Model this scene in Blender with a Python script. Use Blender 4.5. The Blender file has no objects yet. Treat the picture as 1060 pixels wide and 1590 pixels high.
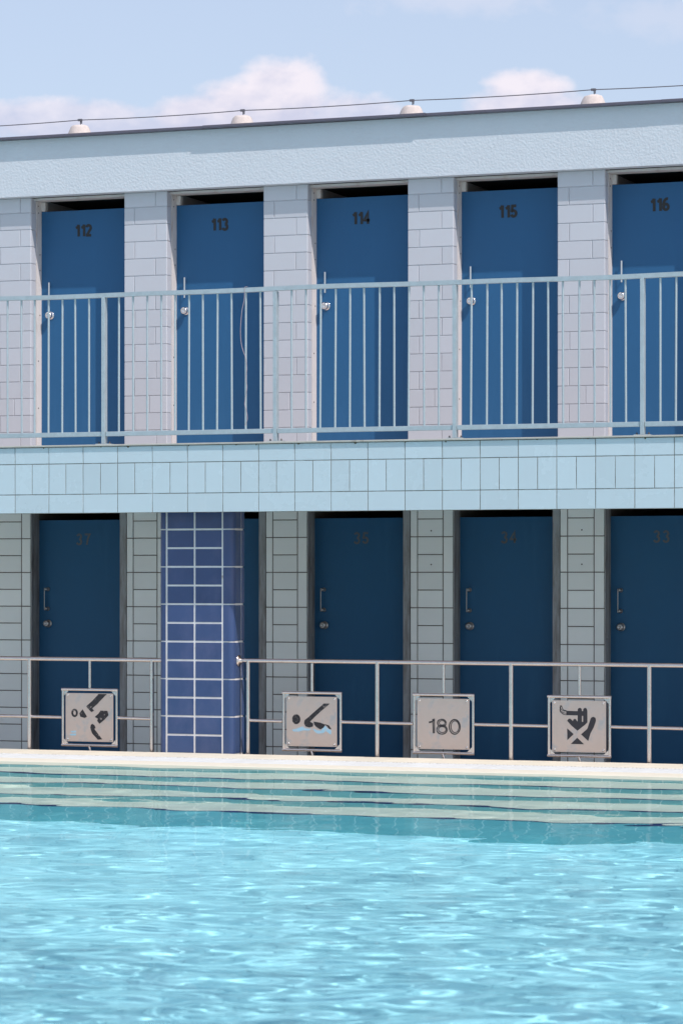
import bpy, math, random
import numpy as np
from mathutils import Vector, Matrix
R = math.radians
rnd = random.Random(7)
sc = bpy.context.scene
col = sc.collection

# ------------------------------------------------------------------ camera
FOC = 4700.0                       # focal length in pixels of a 1590 px high picture
YAW = R(20.83)
cam = bpy.data.cameras.new('camera'); cam_o = bpy.data.objects.new('camera', cam); col.objects.link(cam_o)
cam.sensor_fit = 'VERTICAL'; cam.sensor_height = 36; cam.lens = FOC / 1590 * 36
cam.shift_y = 100 / 1590; cam.clip_start = .5; cam.clip_end = 6000
CAM = Vector((9.182, -24.137, 1.6))
cam_o.location = CAM; cam_o.rotation_euler = (math.pi / 2, 0, YAW)
sc.camera = cam_o
cam.dof.use_dof = True; cam.dof.focus_distance = 24.5; cam.dof.aperture_fstop = 6.5

# ------------------------------------------------------------------ sun and sky
SUN_AZ, SUN_EL = R(62), R(52)      # azimuth measured from the facade's outward normal towards +X
sd = Vector((math.sin(SUN_AZ) * math.cos(SUN_EL), -math.cos(SUN_AZ) * math.cos(SUN_EL), math.sin(SUN_EL)))
sun = bpy.data.lights.new('sun', 'SUN'); sun.energy = 3.75; sun.angle = R(.5); sun.color = (1, .875, .825)
sun.cycles.is_caustics_light = True
sun_o = bpy.data.objects.new('sun', sun); col.objects.link(sun_o)
sun_o.rotation_euler = sd.to_track_quat('Z', 'Y').to_euler()
sun_o.location = (0, 0, 30)
sc.view_settings.view_transform = 'Standard'; sc.view_settings.look = 'None'
sc.view_settings.exposure = 0.1; sc.view_settings.gamma = 1
sc.cycles.sample_clamp_indirect = 6

def build_world():
    w = bpy.data.worlds.new('World'); sc.world = w; w.use_nodes = True
    nt = w.node_tree; N = nt.nodes; L = nt.links.new
    bg = N['Background']; bg.inputs[1].default_value = .14
    sky = N.new('ShaderNodeTexSky'); sky.sky_type = 'NISHITA'; sky.sun_disc = False
    sky.sun_elevation = SUN_EL; sky.sun_rotation = math.atan2(sd.x, sd.y)
    sky.air_density = 1.0; sky.dust_density = 1.2; sky.ozone_density = 1.0
    tc = N.new('ShaderNodeTexCoord')
    nrm = N.new('ShaderNodeVectorMath'); nrm.operation = 'NORMALIZE'; L(tc.outputs['Generated'], nrm.inputs[0])
    def dot(v):
        d = N.new('ShaderNodeVectorMath'); d.operation = 'DOT_PRODUCT'; L(nrm.outputs[0], d.inputs[0]); d.inputs[1].default_value = v
        return d.outputs['Value']
    def m(op, a, b=None, clamp=False):
        n = N.new('ShaderNodeMath'); n.operation = op; n.use_clamp = clamp
        for i, x in enumerate((a, b)):
            if x is None: continue
            if isinstance(x, (int, float)): n.inputs[i].default_value = x
            else: L(x, n.inputs[i])
        return n.outputs[0]
    f = Vector((-math.sin(YAW), math.cos(YAW), 0)); r = Vector((math.cos(YAW), math.sin(YAW), 0))
    fd = m('MAXIMUM', dot(f), .05)
    u = m('DIVIDE', dot(r), fd); v = m('DIVIDE', dot((0, 0, 1)), fd)
    def noise(scale, detail, rough=.55, off=0):
        n = N.new('ShaderNodeTexNoise'); n.inputs['Scale'].default_value = scale
        n.inputs['Detail'].default_value = detail; n.inputs['Roughness'].default_value = rough
        mp = N.new('ShaderNodeMapping'); mp.inputs['Location'].default_value = (off, off, off); mp.inputs['Scale'].default_value = (1, 1, 1.6)
        L(nrm.outputs[0], mp.inputs[0]); L(mp.outputs[0], n.inputs['Vector']); return n.outputs['Fac']
    n1 = noise(85, 7, .6); n2 = noise(20, 6, .6, 3.1); n3 = noise(9, 5, .6, 7.7)
    total = None
    # (centre u, centre v, half width, half height, strength, wobble) of each cumulus head
    for cu, cv, a, b, s, wob in ((-.0195, .1625, .0165, .0100, 1, .30), (-.024, .155, .026, .012, 1, .30), (-.043, .151, .024, .009, .95, .32), (.002, .1525, .020, .0075, .8, .35),
                                 (.0615, .1600, .0155, .0085, 1, .32), (.062, .154, .023, .009, .95, .32), (.085, .151, .017, .006, .8, .4),
                                 (-.095, .1510, .036, .0075, .8, .4), (-.06, .1475, .08, .005, .8, .4), (.02, .147, .12, .0035, .6, .4),
                                 (.036, .1935, .036, .0105, .30, .6), (.115, .184, .032, .008, .2, .7), (-.16, .17, .03, .016, .8, .5), (.20, .17, .05, .018, .9, .5)):
        x = m('DIVIDE', m('SUBTRACT', u, cu), a); y = m('DIVIDE', m('SUBTRACT', v, cv), b)
        d = m('SQRT', m('ADD', m('MULTIPLY', x, x), m('MULTIPLY', y, y)))
        nn = m('ADD', m('MULTIPLY', m('SUBTRACT', n1, .5), wob * 2.6), m('MULTIPLY', m('SUBTRACT', n2, .5), wob * 1.4))
        k = m('MULTIPLY', m('SMOOTH_MIN', m('MULTIPLY', m('SUBTRACT', m('ADD', 1.08, nn), d), 2.6 if s > .6 else 1.4), 1.0), s)
        k = m('MAXIMUM', k, 0); total = k if total is None else m('MAXIMUM', total, k)
    far = N.new('ShaderNodeMapRange'); L(n3, far.inputs[0]); far.inputs[1].default_value = .52; far.inputs[2].default_value = .75; far.inputs[4].default_value = .8
    el = dot((0, 0, 1))
    high = N.new('ShaderNodeMapRange'); L(el, high.inputs[0]); high.inputs[1].default_value = .24; high.inputs[2].default_value = .36
    total = m('MAXIMUM', total, m('MULTIPLY', far.outputs[0], high.outputs[0]))
    total = m('MINIMUM', total, 1)
    # cloud colour: lavender body, pinkish white lumps, sunlit tops painted in by height
    cr = N.new('ShaderNodeValToRGB'); L(m('ADD', m('MULTIPLY', m('SUBTRACT', v, .151), 26), m('SUBTRACT', m('MULTIPLY', n1, 1.1), .08)), cr.inputs[0])
    cr.color_ramp.elements[0].position = .35; cr.color_ramp.elements[0].color = (.60, .60, .75, 1)
    cr.color_ramp.elements[1].position = .85; cr.color_ramp.elements[1].color = (.885, .815, .875, 1)
    sc10 = N.new('ShaderNodeVectorMath'); sc10.operation = 'SCALE'; sc10.inputs['Scale'].default_value = 7.3; L(cr.outputs[0], sc10.inputs[0])
    # a faint lilac veil over the whole sky
    veil = N.new('ShaderNodeMix'); veil.data_type = 'RGBA'; veil.inputs[0].default_value = .5
    L(sky.outputs[0], veil.inputs[6]); veil.inputs[7].default_value = (4.55, 5.0, 6.3, 1)
    mix = N.new('ShaderNodeMix'); mix.data_type = 'RGBA'
    L(m('MULTIPLY', total, .88), mix.inputs[0]); L(veil.outputs[2], mix.inputs[6]); L(sc10.outputs[0], mix.inputs[7])
    L(mix.outputs[2], bg.inputs[0])
build_world()

# ------------------------------------------------------------------ materials
def P(name, color, rough=.5, metal=0., var=0., vscale=4., island=0., bump=0., bscale=60., spec=None, coat=0., dirt=None, dscale=(6, 6, 6), dpos=(.55, .75), bdist=.004):
    m = bpy.data.materials.new(name); m.use_nodes = True; nt = m.node_tree; N = nt.nodes; L = nt.links.new
    b = N['Principled BSDF']; b.inputs['Roughness'].default_value = rough; b.inputs['Metallic'].default_value = metal
    b.inputs['Base Color'].default_value = (*color, 1)
    if spec is not None: b.inputs['Specular IOR Level'].default_value = spec
    if coat: b.inputs['Coat Weight'].default_value = coat; b.inputs['Coat Roughness'].default_value = .08
    tc = N.new('ShaderNodeTexCoord'); cur = None
    def val(x, lo, hi):
        r = N.new('ShaderNodeMapRange'); L(x, r.inputs[0]); r.inputs[3].default_value = lo; r.inputs[4].default_value = hi; return r.outputs[0]
    fac = None
    if var:
        n = N.new('ShaderNodeTexNoise'); n.inputs['Scale'].default_value = vscale; n.inputs['Detail'].default_value = 6; n.inputs['Roughness'].default_value = .6
        L(tc.outputs['Object'], n.inputs['Vector']); fac = val(n.outputs['Fac'], 1 - var, 1 + var)
        rr = val(n.outputs['Fac'], max(.02, rough - .12), min(1, rough + .12)); L(rr, b.inputs['Roughness'])
    if island:
        g = N.new('ShaderNodeNewGeometry'); i = val(g.outputs['Random Per Island'], 1 - island, 1 + island)
        if fac is None: fac = i
        else:
            mm = N.new('ShaderNodeMath'); mm.operation = 'MULTIPLY'; L(fac, mm.inputs[0]); L(i, mm.inputs[1]); fac = mm.outputs[0]
    if fac is not None:
        s = N.new('ShaderNodeVectorMath'); s.operation = 'SCALE'; s.inputs[0].default_value = color; L(fac, s.inputs['Scale']); cur = s.outputs[0]
    if dirt:
        n = N.new('ShaderNodeTexNoise'); n.inputs['Scale'].default_value = 1; n.inputs['Detail'].default_value = 8; n.inputs['Roughness'].default_value = .65
        mp = N.new('ShaderNodeMapping'); mp.inputs['Scale'].default_value = dscale; L(tc.outputs['Object'], mp.inputs[0]); L(mp.outputs[0], n.inputs['Vector'])
        r = N.new('ShaderNodeMapRange'); L(n.outputs['Fac'], r.inputs[0]); r.inputs[1].default_value = dpos[0]; r.inputs[2].default_value = dpos[1]
        mx = N.new('ShaderNodeMix'); mx.data_type = 'RGBA'; L(r.outputs[0], mx.inputs[0])
        if cur is None: mx.inputs[6].default_value = (*color, 1)
        else: L(cur, mx.inputs[6])
        mx.inputs[7].default_value = (*dirt, 1); cur = mx.outputs[2]
    if cur is not None: L(cur, b.inputs['Base Color'])
    if bump:
        n = N.new('ShaderNodeTexNoise'); n.inputs['Scale'].default_value = bscale; n.inputs['Detail'].default_value = 5
        L(tc.outputs['Object'], n.inputs['Vector'])
        bp = N.new('ShaderNodeBump'); bp.inputs['Strength'].default_value = bump; bp.inputs['Distance'].default_value = bdist
        L(n.outputs['Fac'], bp.inputs['Height']); L(bp.outputs[0], b.inputs['Normal'])
    return m

M = {}
M['stucco'] = P('stucco', (.56, .63, .675), .9, var=.04, vscale=3, bump=.6, bscale=52, bdist=.008)
M['flashing'] = P('flashing_metal', (.13, .125, .16), .45, .4, var=.15, vscale=2)
M['roof'] = P('roof_felt', (.3, .3, .3), .9, var=.15)
M['wall_tile'] = P('wall_tile', (.49, .53, .575), .34, island=.05, var=.03, vscale=2.5, coat=.15)
M['wall_grout'] = P('wall_grout', (.47, .48, .50), .9, var=.15, vscale=12)
M['low_tile'] = P('bounce_lit_wall_tile', (.78, .84, .83), .32, island=.05, var=.05, vscale=2.5, coat=.15)  # paler than the upper tiles: light bounced off the water is painted in
M['low_grout'] = P('dark_grout', (.12, .11, .10), .9, var=.3, vscale=8)
M['band_tile'] = P('band_tile', (.455, .575, .625), .26, island=.045, var=.04, vscale=3, coat=.25, dirt=(.52, .62, .66), dscale=(9, 9, 1.2), dpos=(.64, .9))  # cyan tint puts the pool's reflected light into the tile colour
M['band_grout'] = P('band_grout', (.20, .185, .155), .9, var=.35, vscale=9, dirt=(.5, .5, .48), dscale=(4, 4, 4), dpos=(.5, .65))
M['lip'] = P('concrete_lip', (.42, .42, .38), .8, var=.2, vscale=7, dirt=(.10, .075, .05), dscale=(3.2, 1, 1), dpos=(.62, .70))
M['gallery_floor'] = P('gallery_floor', (.50, .42, .37), .8, var=.1)
M['blue_tile'] = P('cobalt_tile', (.038, .070, .170), .22, island=.10, var=.10, vscale=5, coat=.08, spec=.35, dirt=(.075, .10, .21), dscale=(4, 4, 2.5), dpos=(.5, .8))
M['white_grout'] = P('white_grout', (.66, .66, .66), .9, var=.18, vscale=22, dirt=(.30, .26, .2), dscale=(8, 8, 14), dpos=(.64, .76))
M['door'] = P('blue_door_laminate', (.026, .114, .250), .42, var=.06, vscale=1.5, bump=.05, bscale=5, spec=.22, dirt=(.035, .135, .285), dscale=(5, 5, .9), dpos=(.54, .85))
M['low_door'] = P('blue_door_lower', (.020, .098, .208), .45, var=.08, vscale=1.5, bump=.05, bscale=5, spec=.2, dirt=(.030, .125, .245), dscale=(5, 5, .9), dpos=(.54, .85))  # slightly darker blue than the upper doors
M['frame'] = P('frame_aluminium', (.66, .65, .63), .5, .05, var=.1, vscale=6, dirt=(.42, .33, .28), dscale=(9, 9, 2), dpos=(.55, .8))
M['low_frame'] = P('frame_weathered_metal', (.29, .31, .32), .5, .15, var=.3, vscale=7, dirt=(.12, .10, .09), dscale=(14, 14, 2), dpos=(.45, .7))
M['screw'] = P('screw_dark', (.06, .05, .045), .6)
M['num'] = P('number_black', (.012, .013, .014), .5)
M['low_num'] = P('number_faded', (.095, .100, .10), .6, dirt=(.04, .085, .14), dscale=(60, 60, 60), dpos=(.5, .65))
M['chrome'] = P('chrome', (.72, .71, .70), .14, 1.)
M['dullmetal'] = P('dull_metal', (.38, .38, .38), .35, .8, var=.15, vscale=30)
M['dark'] = P('cabin_interior', (.035, .04, .045), .9)  # near-black walls: the darkness of the unlit cabins is put into the colour
M['galv'] = P('galvanised_steel', (.42, .50, .53), .42, .35, var=.16, vscale=14, dirt=(.36, .45, .48), dscale=(30, 30, 30), dpos=(.5, .75))
M['steel'] = P('stainless_tube', (.66, .59, .56), .2, .97, var=.10, vscale=10, dirt=(.38, .27, .22), dscale=(14, 14, 5), dpos=(.64, .80))
M['plate'] = P('stainless_plate', (.56, .46, .41), .40, .8, var=.08, vscale=9, dirt=(.43, .42, .42), dscale=(9, 9, 9), dpos=(.52, .66))
M['deck'] = P('deck_concrete', (.66, .60, .54), .85, var=.12, vscale=3)
M['cream'] = P('cream_coping_tile', (.74, .72, .60), .55, island=.04, var=.05, vscale=5)
M['grate'] = P('white_plastic_grate', (.80, .85, .85), .4, island=.03)
M['gutter'] = P('gutter_dark', (.20, .18, .16), .8)
M['block'] = P('roof_block_concrete', (.56, .52, .49), .9, var=.3, vscale=22, bump=.6, bscale=60)
M['wire'] = P('wire', (.17, .17, .19), .5, .6)
M['string'] = P('string_fibre', (.42, .34, .36), .9)
M['ground'] = P('ground_paving', (.42, .40, .36), .9, var=.15, vscale=.6)

def pool_mat(name, c, rough, joint, jc, dens=(.145, .145, .145), w=.006):
    m = P(name, c, rough, var=.05, vscale=3); nt = m.node_tree; N = nt.nodes; L = nt.links.new
    b = N['Principled BSDF']; src = b.inputs['Base Color'].links[0].from_socket
    g = N.new('ShaderNodeNewGeometry'); sx = N.new('ShaderNodeSeparateXYZ'); L(g.outputs['Position'], sx.inputs[0])
    tot = None
    for i, ax in enumerate(joint):
        md = N.new('ShaderNodeMath'); md.operation = 'PINGPONG'; md.inputs[1].default_value = dens['XYZ'.index(ax)] / 2; L(sx.outputs[ax], md.inputs[0])
        lt = N.new('ShaderNodeMath'); lt.operation = 'LESS_THAN'; lt.inputs[1].default_value = w / 2; L(md.outputs[0], lt.inputs[0])
        if tot is None: tot = lt.outputs[0]
        else:
            mx = N.new('ShaderNodeMath'); mx.operation = 'MAXIMUM'; L(tot, mx.inputs[0]); L(lt.outputs[0], mx.inputs[1]); tot = mx.outputs[0]
    mix = N.new('ShaderNodeMix'); mix.data_type = 'RGBA'; L(tot, mix.inputs[0]); L(src, mix.inputs[6]); mix.inputs[7].default_value = (*jc, 1)
    L(mix.outputs[2], b.inputs['Base Color']); return m

# ------------------------------------------------------------------ mesh helper
class MB:
    def __init__(s): s.v = []; s.f = []; s.mi = []; s.sm = []
    def face(s, pts, mi=0, smooth=False):
        b = len(s.v); s.v += [tuple(p) for p in pts]; s.f.append(tuple(range(b, b + len(pts)))); s.mi.append(mi); s.sm.append(smooth)
    def grid(s, rows, mi=0, closed=False, smooth=True, flip=False):
        b = len(s.v); n = len(rows[0])
        for r_ in rows: s.v += [tuple(p) for p in r_]
        for j in range(len(rows) - 1):
            for i in range(n if closed else n - 1):
                a = b + j * n + i; c = b + j * n + (i + 1) % n
                q = (a, c, c + n, a + n); s.f.append(q[::-1] if flip else q); s.mi.append(mi); s.sm.append(smooth)
        return b
    def box(s, x0, x1, y0, y1, z0, z1, mi=0, bev=0.):
        if bev <= 0:
            b = len(s.v)
            s.v += [(x, y, z) for z in (z0, z1) for y in (y0, y1) for x in (x0, x1)]
            for q in ((0, 2, 3, 1), (4, 5, 7, 6), (0, 1, 5, 4), (2, 6, 7, 3), (0, 4, 6, 2), (1, 3, 7, 5)):
                s.f.append(tuple(b + k for k in q)); s.mi.append(mi); s.sm.append(False)
            return
        import bmesh
        bm = bmesh.new(); bmesh.ops.create_cube(bm, size=1)
        for v in bm.verts: v.co = Vector(((x0 + x1) / 2 + v.co.x * (x1 - x0), (y0 + y1) / 2 + v.co.y * (y1 - y0), (z0 + z1) / 2 + v.co.z * (z1 - z0)))
        bmesh.ops.bevel(bm, geom=list(bm.edges), offset=bev, segments=2, affect='EDGES', profile=.5)
        b = len(s.v); bm.verts.index_update(); s.v += [tuple(v.co) for v in bm.verts]
        for f in bm.faces: s.f.append(tuple(b + v.index for v in f.verts)); s.mi.append(mi); s.sm.append(False)
        bm.free()
    def tube(s, pts, rad, seg=12, mi=0, cap=True):
        pts = [Vector(p) for p in pts]; rows = []; n = len(pts); prev = None
        rads = rad if isinstance(rad, (list, tuple)) else [rad] * n
        for i, p in enumerate(pts):
            d = (pts[min(i + 1, n - 1)] - pts[max(i - 1, 0)]).normalized()
            if prev is None:
                a = d.cross(Vector((0, 0, 1)))
                if a.length < .1: a = d.cross(Vector((1, 0, 0)))
                a.normalize()
            else: a = (prev - d * prev.dot(d)).normalized()
            prev = a; c = d.cross(a)
            rows.append([p + (a * math.cos(t) + c * math.sin(t)) * rads[i] for t in [2 * math.pi * k / seg for k in range(seg)]])
        s.grid(rows, mi, closed=True, flip=False)
        if cap:
            s.face(rows[0][::-1], mi); s.face(rows[-1], mi)
    def lathe(s, prof, c, axis='Z', seg=20, mi=0):
        # prof: (radius, along axis)
        rows = []
        for r_, h in prof:
            row = []
            for k in range(seg):
                t = 2 * math.pi * k / seg; a, b = r_ * math.cos(t), r_ * math.sin(t)
                if axis == 'Z': row.append((c[0] + a, c[1] + b, c[2] + h))
                elif axis == '-Y': row.append((c[0] + a, c[1] - h, c[2] + b))
                else: row.append((c[0] + h, c[1] + a, c[2] + b))
            rows.append(row)
        s.grid(rows, mi, closed=True, flip=False); s.face(rows[-1], mi); s.face(rows[0][::-1], mi)
    def tile(s, o, A, B, a0, a1, b0, b1, gap=.003, h=.004, bev=.003, mi=0, jit=.0004):
        """one glazed tile on the plane through o spanned by A and B"""
        n = A.cross(B).normalized(); g = gap
        p = lambda a, b, k: o + A * a + B * b + n * k
        out = [p(a0 + g, b0 + g, 0), p(a1 - g, b0 + g, 0), p(a1 - g, b1 - g, 0), p(a0 + g, b1 - g, 0)]
        e = g + bev; js = [rnd.uniform(-jit, jit) for _ in range(4)]; js[3] = js[0] + js[2] - js[1]
        inn = [p(a0 + e, b0 + e, h + js[0]), p(a1 - e, b0 + e, h + js[1]), p(a1 - e, b1 - e, h + js[2]), p(a0 + e, b1 - e, h + js[3])]
        b = len(s.v); s.v += [tuple(q) for q in out + inn]
        for q in ((4, 5, 6, 7), (0, 1, 5, 4), (1, 2, 6, 5), (2, 3, 7, 6), (3, 0, 4, 7)):
            s.f.append(tuple(b + k for k in q)); s.mi.append(mi); s.sm.append(False)
    def prism(s, pts, y0, y1, mi=0):
        """polygon in the XZ plane given as (x, z), extruded from y1 (back) to y0 (front)"""
        area = sum(pts[i][0] * pts[(i + 1) % len(pts)][1] - pts[(i + 1) % len(pts)][0] * pts[i][1] for i in range(len(pts)))
        if area < 0: pts = pts[::-1]
        n = len(pts); b = len(s.v)
        s.v += [(x, y0, z) for x, z in pts] + [(x, y1, z) for x, z in pts]
        s.f.append(tuple(range(b, b + n))); s.mi.append(mi); s.sm.append(False)
        s.f.append(tuple(range(b + 2 * n - 1, b + n - 1, -1))); s.mi.append(mi); s.sm.append(False)
        for i in range(n):
            j = (i + 1) % n; s.f.append((b + i, b + n + i, b + n + j, b + j)); s.mi.append(mi); s.sm.append(False)
    def build(s, name, mats, parent=None, loc=None):
        me = bpy.data.meshes.new(name); me.from_pydata(s.v, [], s.f)
        for m in (mats if isinstance(mats, (list, tuple)) else [mats]): me.materials.append(m)
        me.polygons.foreach_set('material_index', s.mi); me.polygons.foreach_set('use_smooth', s.sm); me.update()
        o = bpy.data.objects.new(name, me); col.objects.link(o)
        if parent: o.parent = parent
        if loc: o.location = loc
        return o

def tag(o, label=None, cat=None, group=None, kind=None):
    if label: o['label'] = label
    if cat: o['category'] = cat
    if group: o['group'] = group
    if kind: o['kind'] = kind
    return o
def empty(name, loc, label, cat, group=None):
    o = bpy.data.objects.new(name, None); col.objects.link(o); o.location = loc; o.empty_display_size = .2
    return tag(o, label, cat, group)
def cp(o, parent=None):
    c = o.copy(); col.objects.link(c); c.parent = parent; return c
def cp_tree(o, parent=None):
    c = cp(o, parent)
    for ch in list(o.children): cp_tree(ch, c)
    return c
VX, VY, VZ = Vector((1, 0, 0)), Vector((0, 1, 0)), Vector((0, 0, 1))

# ------------------------------------------------------------------ key dimensions
P0 = 1.3175                       # door pitch
BAYS = range(-3, 8)               # door 112 is bay 0
XL = lambda k: -2.945 + P0 * k    # left edge of an opening
XR = lambda k: -2.037 + P0 * k    # right edge of an opening
Z_TOP, Z_FAS, Z_SLAB, Z_BAND = 5.487, 4.962, 2.641, 2.100
BX0, BX1 = XL(-3) - .41, XR(7) + .41
Y_SLAB = -2.47
RAILY = -2.09
POOL_Y = -3.63; POOL_FAR = -22.4; POOL_X = 21.
Z_COP, Z_WAT = .205, .185

# ------------------------------------------------------------------ ground, deck, pool
mb = MB()
S = 3000; gx, gy0, gy1 = POOL_X + .6, POOL_FAR - .6, -1.0
for x0, x1, y0, y1 in ((-S, S, gy1, S), (-S, -gx, gy0, gy1), (gx, S, gy0, gy1), (-S, S, -S, gy0)):
    mb.face([(x0, y0, -.004), (x1, y0, -.004), (x1, y1, -.004), (x0, y1, -.004)])
tag(mb.build('ground', M['ground']), kind='structure')
mb = MB(); mb.face([(-gx, -2.2, 0), (gx, -2.2, 0), (gx, .3, 0), (-gx, .3, 0)])
tag(mb.build('deck', M['deck']), kind='structure')

Mtread = pool_mat('pool_tread_tile', (.60, .71, .62), .5, 'X', (.70, .80, .74), (.29, 1, 1), .008)
Mriser = pool_mat('pool_riser_tile', (.21, .57, .62), .4, 'X', (.50, .78, .80), (.145, 1, 1), .008)
Mfloor = pool_mat('pool_floor_tile', (.41, .88, .99), .5, 'XY', (.30, .70, .82), (.25, .25, 1), .010)  # cyan stands in for the light that deep water absorbs
Mnose = P('pool_nosing', (.015, .03, .12), .4)
prof = [(POOL_Y, Z_COP - .01, 1)]; z = -.135; y = POOL_Y
prof.append((y, z, 1))
treads = []
for i in range(4):
    treads.append((y, z)); y -= .56; prof.append((y, z, 0)); z -= .345 if i < 3 else 1.12; prof.append((y, z, 1))
Z_FLOOR = z; Y_FLOOR = y
mb = MB()
for (ya, za, _), (yb, zb, k) in zip(prof, prof[1:]):
    mb.face([(-POOL_X, ya, za), (-POOL_X, yb, zb), (POOL_X, yb, zb), (POOL_X, ya, za)], k)
mb.face([(-POOL_X, y, z), (-POOL_X, POOL_FAR, z), (POOL_X, POOL_FAR, z), (POOL_X, y, z)], 2)
mb.face([(-POOL_X, POOL_FAR, z), (-POOL_X, POOL_FAR, Z_COP - .01), (POOL_X, POOL_FAR, Z_COP - .01), (POOL_X, POOL_FAR, z)], 1)
for sx in (-1, 1):
    mb.face([(sx * POOL_X, POOL_Y, z), (sx * POOL_X, POOL_FAR, z), (sx * POOL_X, POOL_FAR, Z_COP - .01), (sx * POOL_X, POOL_Y, Z_COP - .01)], 1)
for (ty, tz) in treads:                      # dark nosing strip at the front edge of each tread
    yb = ty - .56
    mb.box(-POOL_X, POOL_X, yb - .004, yb + .028, tz - .026, tz + .003, 3)
pool = tag(mb.build('pool_basin', [Mtread, Mriser, Mfloor, Mnose]), kind='structure')
pool.cycles.is_caustics_receiver = True

# coping: raised kerb, overflow grate, front lip
mb = MB()
mb.box(-gx, gx, -2.71, -2.2, -.05, Z_COP - .004, 1)
x = -gx
while x < gx:
    w_ = .31
    if -8 < x < 10: mb.tile(Vector((x, -2.71, Z_COP - .004)), VX, VY, 0, w_, 0, .51, .0015, .004, .0015)
    else: mb.tile(Vector((x, -2.71, Z_COP - .004)), VX, VY, 0, w_, 0, .51, .0015, .004, .0015, jit=0)
    x += w_
mb.box(-gx, gx, -3.27, -2.712, -.05, .13, 1)
mb.box(-gx, gx, POOL_Y - .002, -3.272, .145, Z_COP, 0, .004); mb.box(-gx, gx, POOL_Y + .05, -3.274, -.05, .143, 1)
mb.box(-gx, gx, gy0, POOL_FAR - .002, -.05, Z_COP, 0)
mb.box(-gx, -POOL_X - .002, POOL_FAR, POOL_Y, -.05, Z_COP, 0)
mb.box(POOL_X + .002, gx, POOL_FAR, POOL_Y, -.05, Z_COP, 0)
tag(mb.build('pool_coping', [M['cream'], M['gutter']]), kind='structure')
mb = MB(); x = -12.
while x < 14.:
    mb.box(x, x + .0185, -3.266, -2.722, Z_COP - .045, Z_COP - .003 + rnd.uniform(-.001, .001)); x += .0290
for yy in (-3.2, -3.0, -2.8): mb.box(-12, 14, yy - .012, yy + .012, Z_COP - .062, Z_COP - .047)
tag(mb.build('overflow_grate', M['grate']), 'long white slatted overflow grate set in the cream pool edge', 'grate')

# water
def axis(a, b, step, lo, hi, grow=1.35):
    xs = list(np.arange(a, b, step)); s = step; x = xs[-1]
    while x < hi: s *= grow; x += min(s, 1.5); xs.append(min(x, hi))
    s = step; x = a; pre = []
    while x > lo: s *= grow; x -= min(s, 1.5); pre.append(max(x, lo))
    return np.array(pre[::-1] + xs)
xs = axis(-5.2, 9.5, .036, -POOL_X + .003, POOL_X - .003); ys = axis(-17.2, POOL_Y - .006, .03, POOL_FAR + .003, POOL_Y - .0045)
Xg, Yg = np.meshgrid(xs, ys); Zg = np.zeros_like(Xg)
rng = np.random.default_rng(11)
WAVE = .042
amps = []
for i in range(120):
    lam = math.exp(rng.uniform(math.log(.12), math.log(1.9))); k = 2 * math.pi / lam; t = rng.normal(R(105), .58)
    amp = WAVE / k / math.sqrt(120) * 1.41 * (.75 + .25 * min(1, lam / .6))
    px, py = Xg + .06 * np.sin(.9 * Yg + i), Yg + .05 * np.sin(.8 * Xg + 2 * i)
    Zg += amp * np.sin(k * (px * math.cos(t) + py * math.sin(t)) + rng.uniform(0, 6.28))
patch = 1 + .35 * np.sin(.7 * Xg + .4 * Yg) * np.sin(.5 * Yg - .3 * Xg + 1)
calm = np.clip(.5 + (POOL_Y - Yg - 3.) / 7.0, .60, 1.05)          # the ripples die down along the edge
Zg = Z_WAT - .004 + Zg * patch * calm
nx, ny = len(xs), len(ys)
me = bpy.data.meshes.new('water'); nv = nx * ny
me.vertices.add(nv); me.vertices.foreach_set('co', np.stack([Xg.ravel(), Yg.ravel(), Zg.ravel()], 1).astype(np.float32).ravel())
ii = (np.arange(ny - 1)[:, None] * nx + np.arange(nx - 1)[None]).ravel()
q = np.stack([ii, ii + 1, ii + nx + 1, ii + nx], 1).astype(np.int32); nf = len(q)
me.loops.add(nf * 4); me.loops.foreach_set('vertex_index', q.ravel()); me.polygons.add(nf)
me.polygons.foreach_set('loop_start', (np.arange(nf) * 4).astype(np.int32)); me.polygons.foreach_set('use_smooth', np.ones(nf, bool))
me.update(calc_edges=True); me.validate()
wm = bpy.data.materials.new('pool_water'); wm.use_nodes = True; nt = wm.node_tree; nt.nodes.clear(); L = nt.links.new
out = nt.nodes.new('ShaderNodeOutputMaterial'); rf = nt.nodes.new('ShaderNodeBsdfRefraction'); rf.inputs['IOR'].default_value = 1.333; rf.inputs['Roughness'].default_value = 0
rf.inputs['Color'].default_value = (.97, 1, 1, 1)
gl = nt.nodes.new('ShaderNodeBsdfGlossy'); gl.inputs['Roughness'].default_value = .0
fr = nt.nodes.new('ShaderNodeFresnel'); fr.inputs[0].default_value = 1.333
fm = nt.nodes.new('ShaderNodeMath'); fm.operation = 'MULTIPLY'; fm.inputs[1].default_value = .30; L(fr.outputs[0], fm.inputs[0])
mx = nt.nodes.new('ShaderNodeMixShader'); L(fm.outputs[0], mx.inputs[0]); L(rf.outputs[0], mx.inputs[1]); L(gl.outputs[0], mx.inputs[2]); L(mx.outputs[0], out.inputs[0])
me.materials.append(wm)
wo = bpy.data.objects.new('water', me); col.objects.link(wo); tag(wo, kind='structure'); wo.cycles.is_caustics_caster = True

# ------------------------------------------------------------------ the cabin building
bld = empty('cabin_building', (0, 0, 0), 'two storey poolside changing cabin block with numbered blue doors and pale tiled piers', 'building')
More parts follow.
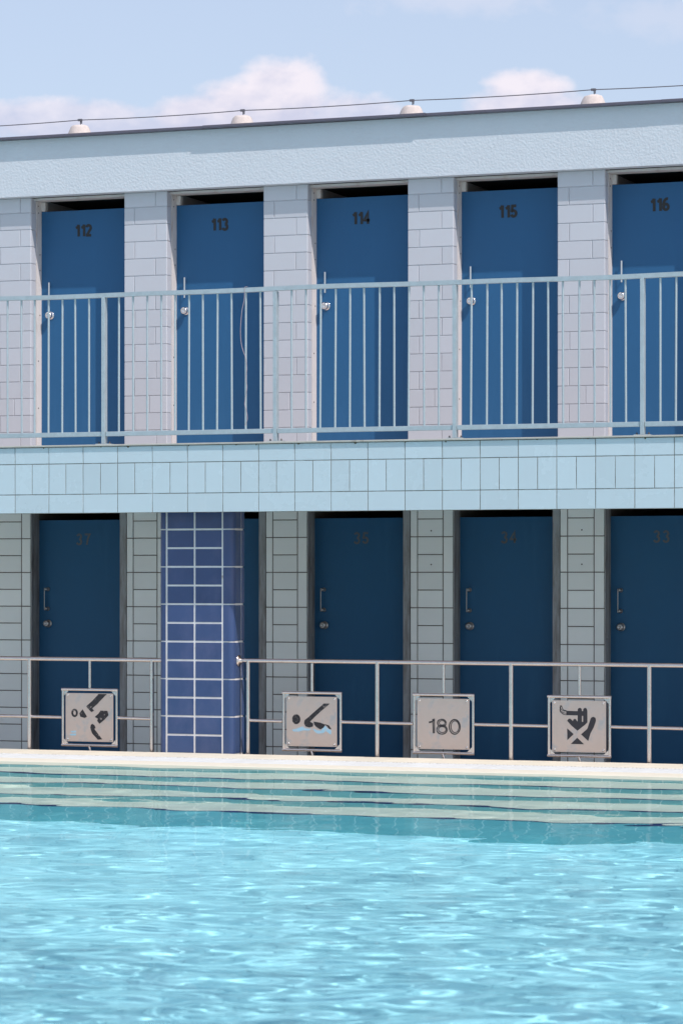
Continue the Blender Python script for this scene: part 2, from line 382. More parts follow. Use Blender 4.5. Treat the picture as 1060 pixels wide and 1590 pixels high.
# roof fascia with rough render
mb = MB(); mb.box(BX0, BX1, -.092, .02, Z_FAS, Z_TOP - .024); mb.build('roof_fascia', M['stucco'], bld)
mb = MB(); mb.box(BX0, BX1, .022, 4.0, Z_FAS + .06, Z_TOP - .03); mb.build('roof', M['roof'], bld)
mb = MB(); x = BX0; i = 0
while x < BX1:
    x2 = min(x + 2.03, BX1); dy = rnd.uniform(-.008, .006); sk = rnd.uniform(-.002, .002)
    b = len(mb.v); ov = .164 - dy
    mb.box(x, x2 - .001, -ov, .24, Z_TOP - .022 + sk, Z_TOP + sk, 0, .002); x = x2
mb.build('roof_flashing', M['flashing'], bld)

def pillar_core(mb, x0, x1, z0, z1): mb.box(x0 + .005, x1 - .005, .005, 1.6, z0, z1, 1)
def upper_pillar(k):
    """tiled pier to the right of the opening k"""
    x0, x1 = XR(k), XL(k + 1); w = x1 - x0; mb = MB(); pillar_core(mb, x0, x1, Z_SLAB - .05, Z_FAS + .05)
    zs = [Z_FAS - .001] + [4.829 - .15 * i for i in range(15)]; zs = [z_ for z_ in zs if z_ > Z_SLAB - .02] + [Z_SLAB - .04]
    o = Vector((x0, .005, 0))
    for r_, (zt, zb) in enumerate(zip(zs, zs[1:])):
        sp = (.302 if r_ % 2 == 0 else .100)
        if r_ > 11 and r_ % 3 == 0: sp += -.06 if sp > .2 else .05
        sp += rnd.uniform(-.004, .004); j = rnd.uniform(-.002, .002)
        mb.tile(o, VX, VZ, 0, sp, zb, zt, .0016, .006, .0042); mb.tile(o, VX, VZ, sp, w, zb, zt, .0016, .006, .0042)
        mb.tile(Vector((x1 - .005, 0, 0)), VY, VZ, .0, .10, zb, zt, .0022, .005, .003)
        mb.tile(Vector((x0 + .005, 0, 0)), -VY, VZ, -.10, 0, zb, zt, .0022, .005, .003)
    mb.build('pillar', [M['wall_tile'], M['wall_grout']], bld)
def lower_pillar(k):
    x0, x1 = XR(k) + .02, XL(k + 1) - .004; w = x1 - x0; mb = MB(); pillar_core(mb, x0, x1, 0, 2.36)
    o = Vector((x0, .005, 0))
    zs = [2.355, 2.235] + [2.085 - .15 * i for i in range(14)] + [0.]
    for zt, zb in zip(zs, zs[1:]): mb.tile(o, VX, VZ, .066, w - .092, zb, zt, .0035, .005, .002)
    zs = [2.355, 2.235] + [1.935 - .3 * i for i in range(7)]; zs = [z_ for z_ in zs if z_ > 0] + [0.]
    for zt, zb in zip(zs, zs[1:]):
        mb.tile(o, VX, VZ, 0, .066, zb, zt, .0035, .005, .003); mb.tile(o, VX, VZ, w - .092, w, zb, zt, .0035, .005, .003)
    if k in (2, 3) :
        for zz in (1.985, 1.70): mb.lathe([(.0, .0), (.006, .0), (.006, .004), (.0, .004)], (x0 + .19, -.001, zz), '-Y', 8, 2)
    mb.build('pillar', [M['low_tile'], M['low_grout'], M['screw']], bld)
for k in range(-4, 8):
    if k in (-4, 7):
        continue
    upper_pillar(k); lower_pillar(k)
# end walls
for x0, x1 in ((BX0 + .001, XL(-3)), (XR(7), BX1 - .001)):
    mb = MB(); mb.box(x0, x1, 0, 3.99, 0, 2.36); mb.box(x0, x1, 0, 3.99, 2.66, Z_FAS); mb.build('end_wall', M['wall_tile'], bld)
mb = MB(); mb.box(BX0 + .45, BX1 - .45, 1.602, 1.75, 0, 2.36); mb.box(BX0 + .45, BX1 - .45, 1.602, 1.75, 2.66, Z_FAS); mb.build('cabin_back_wall', M['dark'], bld)
mb = MB(); mb.box(BX0 + .45, BX1 - .45, .15, 1.6, Z_FAS, Z_FAS + .058); mb.build('cabin_ceiling', M['dark'], bld)

# gallery slab and its tiled band
mb = MB(); mb.box(BX0, BX1, Y_SLAB + .06, 3.98, 2.362, 2.615); mb.build('gallery_slab', M['gallery_floor'], bld)
mb = MB(); mb.box(BX0, BX1, Y_SLAB + .005, Y_SLAB + .058, Z_BAND + .001, 2.625, 1)
o = Vector((0, Y_SLAB + .005, 0)); n0 = int(BX0 / .3) - 1
for n in range(n0, 40):
    x0 = -.048 + .3 * n; x1 = x0 + .3
    if x0 < BX0 or x1 > BX1: continue
    dx = rnd.uniform(-.0015, .0015)
    mb.tile(o, VX, VZ, x0, x1, 2.4925, 2.626, .0023, .005, .0022); mb.tile(o, VX, VZ, x0, x1, Z_BAND, 2.250, .0023, .005, .0022)
    mb.tile(o, VX, VZ, x0, x0 + .15 + dx, 2.250, 2.4925, .0023, .005, .0022); mb.tile(o, VX, VZ, x0 + .15 + dx, x1, 2.250, 2.4925, .0023, .005, .0022)
mb.build('tiled_band', [M['band_tile'], M['band_grout']], bld)
mb = MB(); mb.box(BX0, BX1, Y_SLAB - .018, Y_SLAB + .3, 2.6275, Z_SLAB, 0, .003)
for n in range(-14, 18):                    # little rust drips under the lip
    xx = -.05 + .37 * n + rnd.uniform(-.12, .12); w_ = rnd.uniform(.006, .018); h_ = rnd.uniform(.004, .016)
    if BX0 < xx < BX1 - .1: mb.prism([(xx - w_, 2.6273), (xx - w_ * .3, 2.6273 - h_), (xx + w_ * .3, 2.6273 - h_ * .9), (xx + w_, 2.6273)], Y_SLAB - .0035, Y_SLAB - .0012, 1)
mb.build('slab_lip', [M['lip'], P('rust_stain', (.10, .09, .06), .9)], bld)

# digits as thick strokes
GL = {'1': [[(.10, .70), (.26, .76), (.40, 1.0)], [(.42, 1.02), (.42, 0)]],
      '0': 'O', '8': '8'}
def arc(cx, cz, rx, rz, a0, a1, n=12): return [(cx + rx * math.cos(R(a0 + (a1 - a0) * i / n)), cz + rz * math.sin(R(a0 + (a1 - a0) * i / n))) for i in range(n + 1)]
GLY = {
 '1': ([[(.12, .73), (.27, .79), (.40, .98)], [(.40, 1.0), (.40, 0)]], .56),
 '2': ([arc(.30, .71, .22, .22, 165, -28) + [(.36, .42), (.12, .09)], [(.05, .075), (.56, .075)]], .62),
 '3': ([arc(.29, .73, .20, .20, 160, -88), arc(.29, .275, .225, .225, 88, -160)], .62),
 '4': ([[(.44, 0), (.44, .97), (.08, .32), (.60, .29)]], .64),
 '5': ([[(.53, .925), (.18, .925), (.12, .52)] + arc(.29, .31, .225, .235, 125, -160)], .62),
 '6': ([arc(.31, .30, .215, .225, 0, 360, 20), arc(.42, .42, .33, .52, 178, 78)], .64),
 '7': ([[(.06, .925), (.54, .925), (.36, .55), (.26, 0)]], .60),
 '8': ([arc(.31, .74, .18, .185, 0, 360, 20), arc(.31, .29, .22, .225, 0, 360, 20)], .64),
 '9': ([arc(.31, .70, .215, .225, 0, 360, 20), arc(.20, .58, .33, .52, -2, -102)], .64),
 '0': ([arc(.31, .50, .215, .425, 0, 360, 24)], .64)}
def ribbon(mb, pts, w, y0, y1, mi=0):
    pts = [Vector((p[0], p[1])) for p in pts]; n = len(pts); closed = (pts[0] - pts[-1]).length < 1e-6
    if closed: pts = pts[:-1]; n -= 1
    le, ri = [], []
    for i in range(n):
        a = pts[i - 1] if (i or closed) else None; c = pts[(i + 1) % n] if (i < n - 1 or closed) else None; p = pts[i]
        d1 = (p - a).normalized() if a is not None else (c - p).normalized(); d2 = (c - p).normalized() if c is not None else d1
        t = (d1 + d2).normalized(); nn = Vector((-t.y, t.x)); k = min(1 / max(.45, nn.dot(Vector((-d1.y, d1.x)))), 1.9)
        le.append(p + nn * w / 2 * k); ri.append(p - nn * w / 2 * k)
    m_ = n if closed else n - 1
    for i in range(m_):
        j = (i + 1) % n
        mb.prism([tuple(ri[i]), tuple(ri[j]), tuple(le[j]), tuple(le[i])], y0 , y1, mi)
def digits(s_, h, stroke, track, sx, mat, parent, loc):
    """every digit a small raised sticker of its own"""
    x = 0; items = []
    for ch in s_:
        st, adv = GLY[ch]; items.append((x, st)); x += (adv + track) * sx
    off = (x - track * sx) / 2
    for xo, st in items:
        mb = MB()
        for q, line in enumerate(st):
            ribbon(mb, [(px * sx * h, (pz - .5) * h) for px, pz in line], stroke * h, -.002 - .0002 * q, 0)
        mb.build('door_number', mat, parent, (loc[0] + (xo - off) * h + rnd.uniform(-.001, .001), loc[1], loc[2] + rnd.uniform(-.001, .001)))

# doors ------------------------------------------------------------
DW, UH0, UH1 = .914, Z_SLAB - .03, 4.857
def knob(mb, x, z, r, mi=0):
    mb.lathe([(r * 1.0, 0), (r * 1.02, .004), (r * .90, .008), (r * .45, .011), (r * .42, .018), (r * .62, .022), (r * .86, .030), (r * .93, .040), (r * .86, .050), (r * .66, .058), (r * .36, .062), (r * .32, .059), (r * .08, .059)], (x, 0, z), '-Y', 28, mi)
def upper_door(k):
    if k == BAYS[0] or not UD:
        mb = MB(); mb.box(-.004, DW - .004, 0, .035, UH0, UH1, 0, .002); d = mb.build('door', M['door'], bld)
        mb = MB(); knob(mb, .094, 3.928, .036); mb.build('door_knob', M['chrome'], d)
        mb = MB(); mb.box(.086, .100, -.034, -.028, 4.041, 4.221, 0, .0015); mb.box(.089, .097, -.0285, 0, 4.06, 4.068); mb.box(.089, .097, -.0285, 0, 4.185, 4.193); mb.build('door_handle', M['chrome'], d)
        UD.append(d)
    else:
        d = cp(UD[0], bld)
        for ch in UD[0].children:
            if ch.name.startswith('door_number'): continue
            cp(ch, d)
    d.location = (XL(k), .20, 0)
    digits(str(112 + k), .104, .225, .0, .92, M['num'], d, (.413 + rnd.uniform(-.004, .004), -.0005, 4.675))
    d['label'] = 'smooth blue cabin door numbered %d on the upper gallery' % (112 + k)
    return d
UD = []
for k in BAYS: upper_door(k)
def lower_door(k):
    if not LD:
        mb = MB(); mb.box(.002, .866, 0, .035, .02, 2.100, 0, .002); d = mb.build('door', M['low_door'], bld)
        mb = MB(); knob(mb, .097, 1.180, .034); mb.build('door_knob', M['dullmetal'], d)
        mb = MB()
        for zz in (1.312, 1.486):
            mb.lathe([(.018, 0), (.018, .006), (.008, .010), (.007, .030), (.013, .034), (.013, .046), (.004, .049)], (.092, 0, zz), '-Y', 16)
        mb.tube([(.078, -.042, 1.300), (.078, -.044, 1.33), (.078, -.044, 1.47), (.078, -.042, 1.497)], .0042, 10)
        mb.tube([(.092, -.038, 1.312), (.078, -.042, 1.312)], .006, 8); mb.tube([(.092, -.038, 1.486), (.078, -.042, 1.486)], .006, 8)
        mb.build('door_handle', M['dullmetal'], d); LD.append(d)
    else:
        d = cp(LD[0], bld)
        for ch in LD[0].children:
            if ch.name.startswith('door_number'): continue
            cp(ch, d)
    d.location = (XL(k), .15, 0)
    digits(str(37 - k), .100, .17, .16, 1.0, M['low_num'], d, (.437 + rnd.uniform(-.004, .004), -.0005, 1.930))
    d['label'] = 'dark blue cabin door with faded number %d at pool level' % (37 - k)
LD = []
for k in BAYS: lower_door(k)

# door frames --------------------------------------------------------
def scr(mb, x, y, z, axis='X'): mb.lathe([(.0, 0), (.0055, 0), (.0055, .003), (.0, .003)], (x, y, z), axis, 8, 1)
mb = MB(); w = XR(0) - XL(0)
mb.box(-.0055, .004, .102, .199, UH0, Z_FAS - .022)                    # left jamb lining
mb.box(w - .010, w + .0055, .102, .199, UH0, Z_FAS - .022)             # right jamb lining
mb.box(w - .016, w - .0105, .150, .199, UH0, Z_FAS - .022)
mb.box(-.004, w + .004, .06, .199, Z_FAS - .020, Z_FAS - .001)         # head bar
mb.box(.004, .040, .2005, .25, UH1 + .004, Z_FAS - .022)
for zz in (4.90, 4.84, 4.47, 4.33, 3.93, 3.52, 3.1): scr(mb, .004, .135 + .03 * (int(zz * 100) % 2), zz)
for zz in (4.85, 4.3, 3.9, 3.4): mb.lathe([(.004, -.002), (.004, .002)], (w - .005, .101, zz), '-Y', 8, 1)
uf = mb.build('door_frame', [M['frame'], M['screw']], bld)
mb = MB()
mb.box(-.003, .006, -.002, .149, 0, 2.36); mb.box(-.001, .0085, .06, .075, 0, 2.36)
mb.box(.8665, w + .019, -.002, .149, 0, 2.36)
mb.box(.007, .866, .02, .149, 2.30, 2.359)
for zz in (1.10,): mb.box(.006, .016, .02, .10, zz - .01, zz + .01, 0, .003)
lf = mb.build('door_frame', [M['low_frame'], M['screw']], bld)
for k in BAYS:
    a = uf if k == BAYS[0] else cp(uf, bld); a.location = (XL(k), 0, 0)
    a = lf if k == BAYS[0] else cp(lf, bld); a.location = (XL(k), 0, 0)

# blue column ----------------------------------------------------------
CX0, CX1, CY0, CY1, CR = -.711, -.074, -2.20, -1.96, .042
mb = MB()
def outline(x0, x1, y0, y1, r, n=6):
    pts = []
    for cx, cy, a in ((x1 - r, y0 + r, -90), (x1 - r, y1 - r, 0), (x0 + r, y1 - r, 90), (x0 + r, y0 + r, 180)):
        pts += [Vector((cx + r * math.cos(R(a + 90 * i / n)), cy + r * math.sin(R(a + 90 * i / n)), 0)) for i in range(n + 1)]
    return pts
core = outline(CX0 + .004, CX1 - .004, CY0 + .004, CY1 - .004, CR - .004)
mb.grid([[p + VZ * 0 for p in core], [p + VZ * 2.361 for p in core]], 1, closed=True, smooth=True)
rows = [1.971 + .1477 * i for i in range(3, -14, -1)]; rows = [z_ for z_ in rows if 0.0 < z_ < 2.36]; rows = [2.36] + rows + [0.]
full = [1.971 + .2954 * i for i in range(1, -7, -1)]; full = [z_ for z_ in full if 0 < z_ < 2.36]; full = [2.36] + full + [0.]
of = Vector((0, CY0 + .004, 0))
for zt, zb in zip(rows, rows[1:]):
    for a, b in ((-.646, -.405), (-.405, -.166)): mb.tile(of, VX, VZ, a, b, zb, zt, .0072, .004, .002)
def corner(x_in, sign, zb, zt):
    """L-shaped rounded corner tile wrapping from the front to the side"""
    xo = CX1 if sign > 0 else CX0; cx = xo - sign * CR; cy = CY0 + CR; g = .0072
    for k, (r_, sgn) in enumerate(((CR, 0),)):
        base, top = [], []
        line = [(x_in + sign * g, CY0 + .001), ((x_in + cx) / 2, CY0)] + [(cx + sign * CR * math.sin(R(90 * i / 8)), cy - CR * math.cos(R(90 * i / 8))) for i in range(9)]
        rows_ = [[(x_, y_, z_) for x_, y_ in line] for z_ in (zb + .005, zt - .005)]
        mb.grid(rows_, 0, smooth=True, flip=sign < 0)
for zt, zb in zip(full, full[1:]):
    corner(-.166, 1, zb, zt); corner(-.646, -1, zb, zt)
    for a, b in ((CY0 + CR, -2.03), (-2.03, CY1 - .005)):
        mb.tile(Vector((CX1 - .004, 0, 0)), VY, VZ, a, b, zb, zt, .0065, .004, .002)
        mb.tile(Vector((CX0 + .004, 0, 0)), -VY, VZ, -b, -a, zb, zt, .0065, .004, .002)
c = mb.build('column', [M['blue_tile'], M['white_grout']], bld); c['label'] = 'cobalt blue tiled column with white joints between pool and doors'

# ------------------------------------------------------------------ gallery railing
rl = empty('gallery_railing', (-.35, -2.42, Z_SLAB), 'pale galvanised balustrade with thin bars along the upper gallery edge', 'railing')
off = Vector((.35, 2.42, -Z_SLAB))
RY = -2.42; posts = [-1.085 + 1.462 * i for i in range(-2, 6)]
def rb(mb, name, mats=None): return mb.build(name, mats or M['galv'], rl, tuple(off))
x0, x1 = posts[0], posts[-1]
mb = MB(); n = 60; prof_ = [(-.0235, 0), (.0235, 0), (.0235, .034), (-.0235, .034)]
rows_ = []
for i in range(n + 1):
    t = i / n; x = x0 + (x1 - x0) * t; dz = .0035 * math.sin(x * 1.7) - .002 * math.cos(x * 4.1)
    rows_.append([(x, RY + a, 3.808 + b + dz) for a, b in prof_])
mb.grid(rows_, closed=True, smooth=False, flip=True); mb.face(rows_[0]); mb.face(rows_[-1][::-1]); rb(mb, 'top_rail')
mb = MB()
for a, b in zip(posts, posts[1:]): mb.box(a + .0175, b - .0175, RY - .017, RY + .017, 2.708, 2.744, 0, .002)
rb(mb, 'bottom_rail')
pm = MB(); pm.box(-.015, .015, -.026, .026, 2.6495, 3.8055, 0, .002); pm.box(-.017, -.0152, -.021, -.005, 3.768, 3.804)
p0 = pm.build('post', M['galv'], rl)
fm_ = MB(); fm_.box(-.062, .062, -.034, .05, 2.6412, 2.649, 0, .001)
for sx_ in (-.046, .046): fm_.lathe([(.009, 0), (.009, .007), (.005, .007), (.005, .016), (.001, .017)], (sx_, .0, 2.649), 'Z', 8, 1)
f0 = fm_.build('base_plate', [M['galv'], M['screw']], p0)
for i, x in enumerate(posts):
    p = p0 if i == 0 else cp(p0, rl)
    if i: cp(f0, p)
    p.location = (x + .35, RY + 2.42, -Z_SLAB)
bal = []
bm_ = MB(); bm_.tube([(0, 0, 2.742), (0, 0, 3.0), (0, 0, 3.4), (0, 0, 3.811)], .0082, 10); b0 = bm_.build('baluster', M['galv'], rl); first = True
bend = {}
for a, b in zip(posts, posts[1:]):
    for i in range(11):
        x = a + .130 + i * (1.462 - .26 + .0) / 10 + rnd.uniform(-.003, .003)
        if .10 < x < .17 and a > 0 - 1.2 and a < .3:
            pass
        o_ = b0 if first else cp(b0, rl); first = False
        o_.location = (x + .35, RY + 2.42, -Z_SLAB); o_.rotation_euler = (0, rnd.uniform(-.004, .006), 0)
        # pivot is at the railing base: compensate the lean so the bar still meets both rails
        o_.location.x -= math.sin(o_.rotation_euler[1]) * 3.3

st = empty('string', (.13, RY, 3.844), 'thin frayed string hooked over the gallery rail left of its nearest post', 'string')
mb = MB(); so = Vector((.13, RY, 3.844))
pts = [(.150, -.024, 3.879), (.128, -.025, 3.876), (.126, -.027, 3.84), (.122, -.024, 3.78), (.103, -.022, 3.70), (.092, -.02, 3.60), (.089, -.02, 3.52), (.096, -.02, 3.44), (.112, -.018, 3.38), (.126, -.012, 3.34)]
def smooth(pts, n=6):
    P_ = [Vector(p) for p in pts]; out = []
    for i in range(len(P_) - 1):
        a, b, c, d = P_[max(i - 1, 0)], P_[i], P_[i + 1], P_[min(i + 2, len(P_) - 1)]
        for k in range(n):
            t = k / n; out.append(.5 * ((2 * b) + (c - a) * t + (2 * a - 5 * b + 4 * c - d) * t * t + (3 * b - a - 3 * c + d) * t ** 3))
    return out + [P_[-1]]
mb.tube([Vector((x, RY + y, z)) - so for x, y, z in smooth([(a_, b_, c_ - .032) for a_, b_, c_ in pts])], .0022, 6)
pts = [(.126, -.012, 3.34), (.139, -.011, 3.25), (.131, -.012, 3.17), (.140, -.011, 3.10), (.128, -.012, 3.02), (.120, -.012, 2.97), (.133, -.011, 2.93), (.143, -.011, 2.86), (.132, -.012, 2.82), (.121, -.012, 2.80)]
mb.tube([Vector((x, RY + y, z)) - so for x, y, z in smooth([(a_, b_, c_ - .032) for a_, b_, c_ in pts])], .002, 6)
mb.build('string_cord', M['string'], st)

# ------------------------------------------------------------------ stainless pool railings
def tube_rail(name, x0, x1, postx, midbreaks, label, flange=None):
    root = empty(name, ((x0 + x1) / 2, RAILY, 0), label, 'railing', None)
    o_ = (-(x0 + x1) / 2, -RAILY, 0)
    mb = MB(); mb.tube([(x0, RAILY, .937), (x1, RAILY, .932)], .0165, 14); mb.build('top_rail', M['steel'], root, o_)
    segs = []; cur = x0m = min(postx) if x0 < min(postx) - .5 or True else x0
    cur = x0 if x0 < -3 else min(postx)
    for c_ in midbreaks + [None]:
        e = (c_ - .248) if c_ is not None else max(postx)
        if e > cur: segs.append((cur, e))
        cur = (c_ + .248) if c_ is not None else cur
    for a, b in segs:
        mb = MB(); mb.tube([(a, RAILY, .466), (b, RAILY, .463)], .0125, 12); mb.build('mid_rail', M['steel'], root, o_)
    pp = None
    for x in postx:
        if pp is None:
            mb = MB(); mb.tube([(0, 0, 0), (0, 0, .934)], .0170, 14); mb.lathe([(.04, 0), (.04, .008), (.02, .012)], (0, 0, 0), 'Z', 16)
            pp = mb.build('post', M['steel'], root); q_ = pp
        else: q_ = cp(pp, root)
        q_.location = (x - (x0 + x1) / 2, 0, 0)
    hh = None
    for x in midbreaks:
        if hh is None:
            mb = MB(); mb.tube([(0, 0, .70), (0, 0, .92)], .0115, 12); hh = mb.build('hanger', M['steel'], root); mb = MB(); mb.tube(smooth([(-.006, 0, .235), (.002, 0, .20), (.004, 0, .12), (.004, 0, 0)]), .0095, 10)
            h2 = mb.build('foot_bar', M['steel'], root); q_, q2 = hh, h2
        else: q_, q2 = cp(hh, root), cp(h2, root)
        q_.location = q2.location = (x - (x0 + x1) / 2, 0, 0)
    if flange is not None:
        mb = MB(); mb.lathe([(.045, 0), (.045, .006), (.020, .012), (.018, .035)], (flange, RAILY, .935), 'X', 20); mb.build('wall_flange', M['steel'], root, o_)
    return root
cR = [.548 + 1.085 * i for i in range(4)]; cL = [-1.369 - 1.085 * i for i in range(3)]
tube_rail('pool_railing', -4.9, -.714, [-.822 - 1.087 * i for i in range(4)], sorted(cL), 'stainless tube railing left of the blue column, standing behind the pool edge')
tube_rail('pool_railing', -.057, 5.5, [.006 + 1.085 * i for i in range(6)], cR, 'stainless tube railing right of the blue column, standing behind the pool edge', CX1 + .001)

# ------------------------------------------------------------------ signs in the railing
def worn(name, c, thr=(.52, .60), scale=55, base=(.46, .42, .40)):
    return P(name, c, .55, dirt=base, dscale=(scale, scale, scale * 1.1), dpos=thr)
M['ink'] = worn('worn_black_paint', (.010, .010, .014), (.60, .66), 62)
M['ink2'] = worn('black_paint', (.016, .016, .022), (.70, .78), 60)
M['wavepaint'] = worn('worn_blue_paint', (.27, .47, .60), (.50, .75), 30)
GRP = 'square plate signs set in the pool railing'
def sign(xc, label, zoom, shapes, tilt=0.):
    """zoom = (x0, y0) top-left of the 120 px reference window; shapes in its 1060 px grid"""
    root = empty('railing_sign', (xc, RAILY, .465), label, 'sign', GRP)
    W, H_ = .500, .470; r_ = .0112; mb = MB()
    a, b = W / 2 - r_, H_ / 2 - r_
    z_of = lambda x_: 0
    mb.tube([(-a - r_, 0, b), (a + r_, 0, b)], r_, 12); mb.tube([(-a - r_, 0, -b), (a + r_, 0, -b)], r_, 12)
    mb.tube([(-a, .001, -b - .004), (-a, .001, b)], r_ - .001, 12); mb.tube([(a, .001, -b - .006), (a, .001, b)], r_ - .001, 12)
    for sx_ in (-1, 1):
        for sz in (-1, 1):        # little corner tabs that carry the plate
            mb.prism([(sx_ * (a - .004), sz * (b - .055)), (sx_ * (a - .004), sz * (b - .004)), (sx_ * (a - .055), sz * (b - .004)), (sx_ * (a - .030), sz * (b - .03))], .001, .005)
    mb.build('sign_frame', M['steel'], root)
    pw, ph = .2115, .195
    mb = MB(); mb.box(-pw, pw, -.008, -.004, -ph, ph, 0, .001); pl = mb.build('sign_plate', M['plate'], root)
    bo = None
    for sx_ in (-1, 1):
        for sz in (-1, 1):
            if bo is None:
                mb = MB(); mb.lathe([(.0085, 0), (.0085, .003), (.006, .006), (.001, .007)], (0, 0, 0), '-Y', 12); bo = mb.build('bolt', M['chrome'], pl); q_ = bo
            else: q_ = cp(bo, pl)
            q_.location = (sx_ * (pw - .02), -.008, sz * (ph - .018))
    # reference window -> plate coordinates: plate corners in the window
    (l, t, r2, b2) = zoom
    cvt = lambda p: (((p[0] - l) / (r2 - l) * 2 - 1) * pw, -((p[1] - t) / (b2 - t) * 2 - 1) * ph)
    for nm, mat_, polys in shapes:
        mb = MB()
        for q, pg in enumerate(polys):
            if isinstance(pg, tuple) and pg[0] == 'line':
                ribbon(mb, [cvt(p) for p in pg[2]], pg[1] / (r2 - l) * 2 * pw, -.0092 - .0002 * (q % 4), -.0081)
            else: mb.prism([cvt(p) for p in pg], -.0092 - .0002 * (q % 4), -.0081)
        mb.build(nm, M[mat_], pl)
    return root
def ell(cx, cy, rx, ry, n=18, a0=0): return [(cx + rx * math.cos(2 * math.pi * i / n + a0), cy + ry * math.sin(2 * math.pi * i / n + a0)) for i in range(n)]
def ring(cx, cy, rx, ry, w): p = ell(cx, cy, rx, ry, 20); return ('line', w, p + [p[0]])
sign(-1.370, 'steel plate with crossed out black diver, left of the blue column', (205, 222, 860, 892), [
    ('diver_pictogram', 'ink', [ring(330, 497, 32, 44, 26), [(440, 445), (500, 545), (470, 565), (410, 548), (396, 500)],
        [(660, 230), (772, 230), (700, 305), (640, 372), (572, 432), (600, 462), (560, 482), (512, 432), (490, 402), (570, 330)],
        [(685, 458), (780, 460), (797, 520), (740, 585), (672, 642), (640, 600), (652, 572), (606, 548), (660, 500)],
        [(575, 642), (605, 665), (620, 702), (600, 712), (652, 780), (710, 855), (650, 862), (570, 775), (545, 702), (552, 660)]]),
    ('blue_mark', 'wavepaint', [[(268, 752), (350, 742), (356, 766), (300, 772)], [(262, 788), (352, 782), (350, 808), (275, 812)]])])
sign(.548, 'steel plate with black swimmer above pale blue waves, just right of the blue column', (175, 234, 870, 912), [
    ('swimmer_pictogram', 'ink', [ring(310, 545, 40, 50, 34), ell(310, 545, 22, 30),
        [(690, 325), (772, 325), (735, 360), (650, 430), (575, 500), (500, 575), (545, 600), (540, 640), (490, 655), (440, 640), (418, 600), (425, 555), (470, 520), (560, 440)],
        [(548, 572), (640, 585), (712, 612), (690, 650), (645, 678), (595, 655), (560, 615)], [(705, 605), (760, 620), (795, 672), (765, 670), (735, 640)]]),
    ('waves', 'wavepaint', [[(250, 690), (320, 670), (395, 640), (440, 668), (520, 672), (490, 695), (400, 696), (340, 716), (275, 712)],
        [(535, 665), (600, 690), (650, 695), (705, 628), (755, 668), (792, 690), (788, 745), (720, 700), (690, 720), (620, 740), (570, 718)]])])
dg = lambda cx, cy, rx, ry: [ring(cx, cy, rx, ry, 15), ring(cx + 4, cy - 2, rx - 20, ry - 20, 11)]
sign(1.633, 'steel plate reading 180, third plate in the railing', (150, 217, 870, 906), [
    ('depth_number', 'ink', [('line', 22, [(312, 545), (360, 530), (385, 500)]), ('line', 14, [(365, 495), (372, 690)]), ('line', 13, [(388, 490), (388, 690)])]
        + dg(490, 548, 60, 50) + dg(492, 640, 72, 60) + dg(668, 598, 75, 100))])
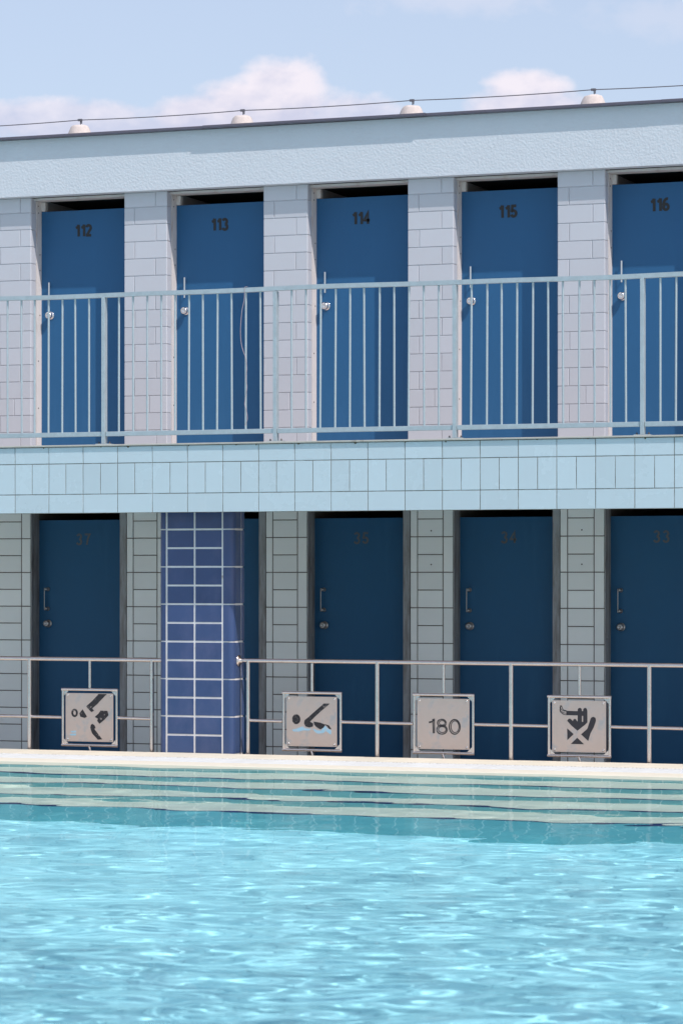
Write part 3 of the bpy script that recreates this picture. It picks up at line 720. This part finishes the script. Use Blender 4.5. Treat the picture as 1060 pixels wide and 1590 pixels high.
sign(2.716, 'steel plate with crossed out hand holding a cigarette, rightmost plate', (185, 212, 940, 912), [
    ('no_smoking_pictogram', 'ink2', [
        [(385, 352), (545, 355), (545, 412), (385, 412)],
        [(545, 330), (560, 312), (580, 308), (600, 322), (603, 350), (603, 500), (545, 500)],
        [(603, 352), (626, 352), (626, 418), (603, 418)],
        [(622, 330), (635, 312), (655, 308), (672, 320), (680, 350), (680, 505), (640, 545), (622, 500)],
        [(397, 488), (412, 465), (435, 456), (460, 472), (475, 492), (490, 462), (515, 460), (535, 490), (560, 500), (622, 498), (645, 540), (542, 620), (460, 555)],
        [(398, 590), (488, 668), (400, 750)], [(447, 802), (538, 716), (635, 802)],
        [(728, 448), (745, 432), (770, 428), (795, 445), (800, 480), (770, 570), (725, 650), (692, 757), (592, 668), (680, 592)],
        ('line', 9, [(300, 280), (310, 330), (345, 355), (388, 358)]), ('line', 9, [(318, 280), (330, 322), (355, 345), (388, 350)]), ('line', 9, [(296, 300), (302, 350), (340, 380), (388, 385)]), ('line', 9, [(296, 330), (300, 368), (345, 400), (390, 408)]),
        ('line', 16, [(298, 292), (322, 290)])])])

# ------------------------------------------------------------------ roof: lightning cable on blocks
YB = .5
bx = [-4.29 + 0, -2.709, -1.126, .455, 2.078, 3.66]
lab = ['pinkish concrete roof block above door 111', 'pinkish concrete roof block on the parapet above door 112, leftmost under the cable', 'pinkish concrete roof block above the pier between doors 113 and 114',
       'pinkish concrete roof block above the pier between doors 114 and 115', 'pinkish concrete roof block above door 116, rightmost under the cable', 'pinkish concrete roof block beyond door 116']
lab[2] = 'pinkish concrete roof block above door 113, under the cable'
ZR = Z_TOP - .03
for i, x in enumerate(bx):
    root = empty('roof_block', (x, YB, ZR), lab[i], 'roof block', 'concrete blocks carrying the lightning cable')
    mb = MB(); prof_ = [(.135, 0), (.133, .05), (.106, .13), (.086, .180), (.074, .196), (.050, .203)]
    rows_ = []; ph = rnd.uniform(0, 6)
    for r_, h in prof_:
        rows_.append([(r_ * (1 + .02 * math.sin(2 * 2 * math.pi * k / 18 + ph) + rnd.uniform(-.005, .005)) * math.cos(2 * math.pi * k / 18), r_ * math.sin(2 * math.pi * k / 18), h + rnd.uniform(-.004, .004)) for k in range(18)])
    mb.grid(rows_, closed=True, smooth=True); mb.face(rows_[-1]); mb.build('block', M['block'], root)
    mb = MB(); mb.tube([(.01, 0, .19), (.006, 0, .258)], .0045, 8); mb.box(-.018, .024, -.010, .010, .242, .262, 0, .003); mb.box(.016, .021, -.008, .008, .218, .243); mb.build('cable_clip', M['wire'], root)
mb = MB(); pts = []
for a, b in zip(bx, bx[1:]):
    for i in range(10):
        t = i / 10; pts.append((a + (b - a) * t - bx[0], 0, 5.709 - .010 * 4 * t * (1 - t) - 5.709))
pts.append((bx[-1] - bx[0], 0, 0))
w_ = mb; mb.tube(pts, .0042, 8); o_ = mb.build('lightning_cable', M['wire']); o_.location = (bx[0], YB, 5.709)
tag(o_, 'thin dark lightning cable strung along the roof edge over concrete blocks', 'cable')
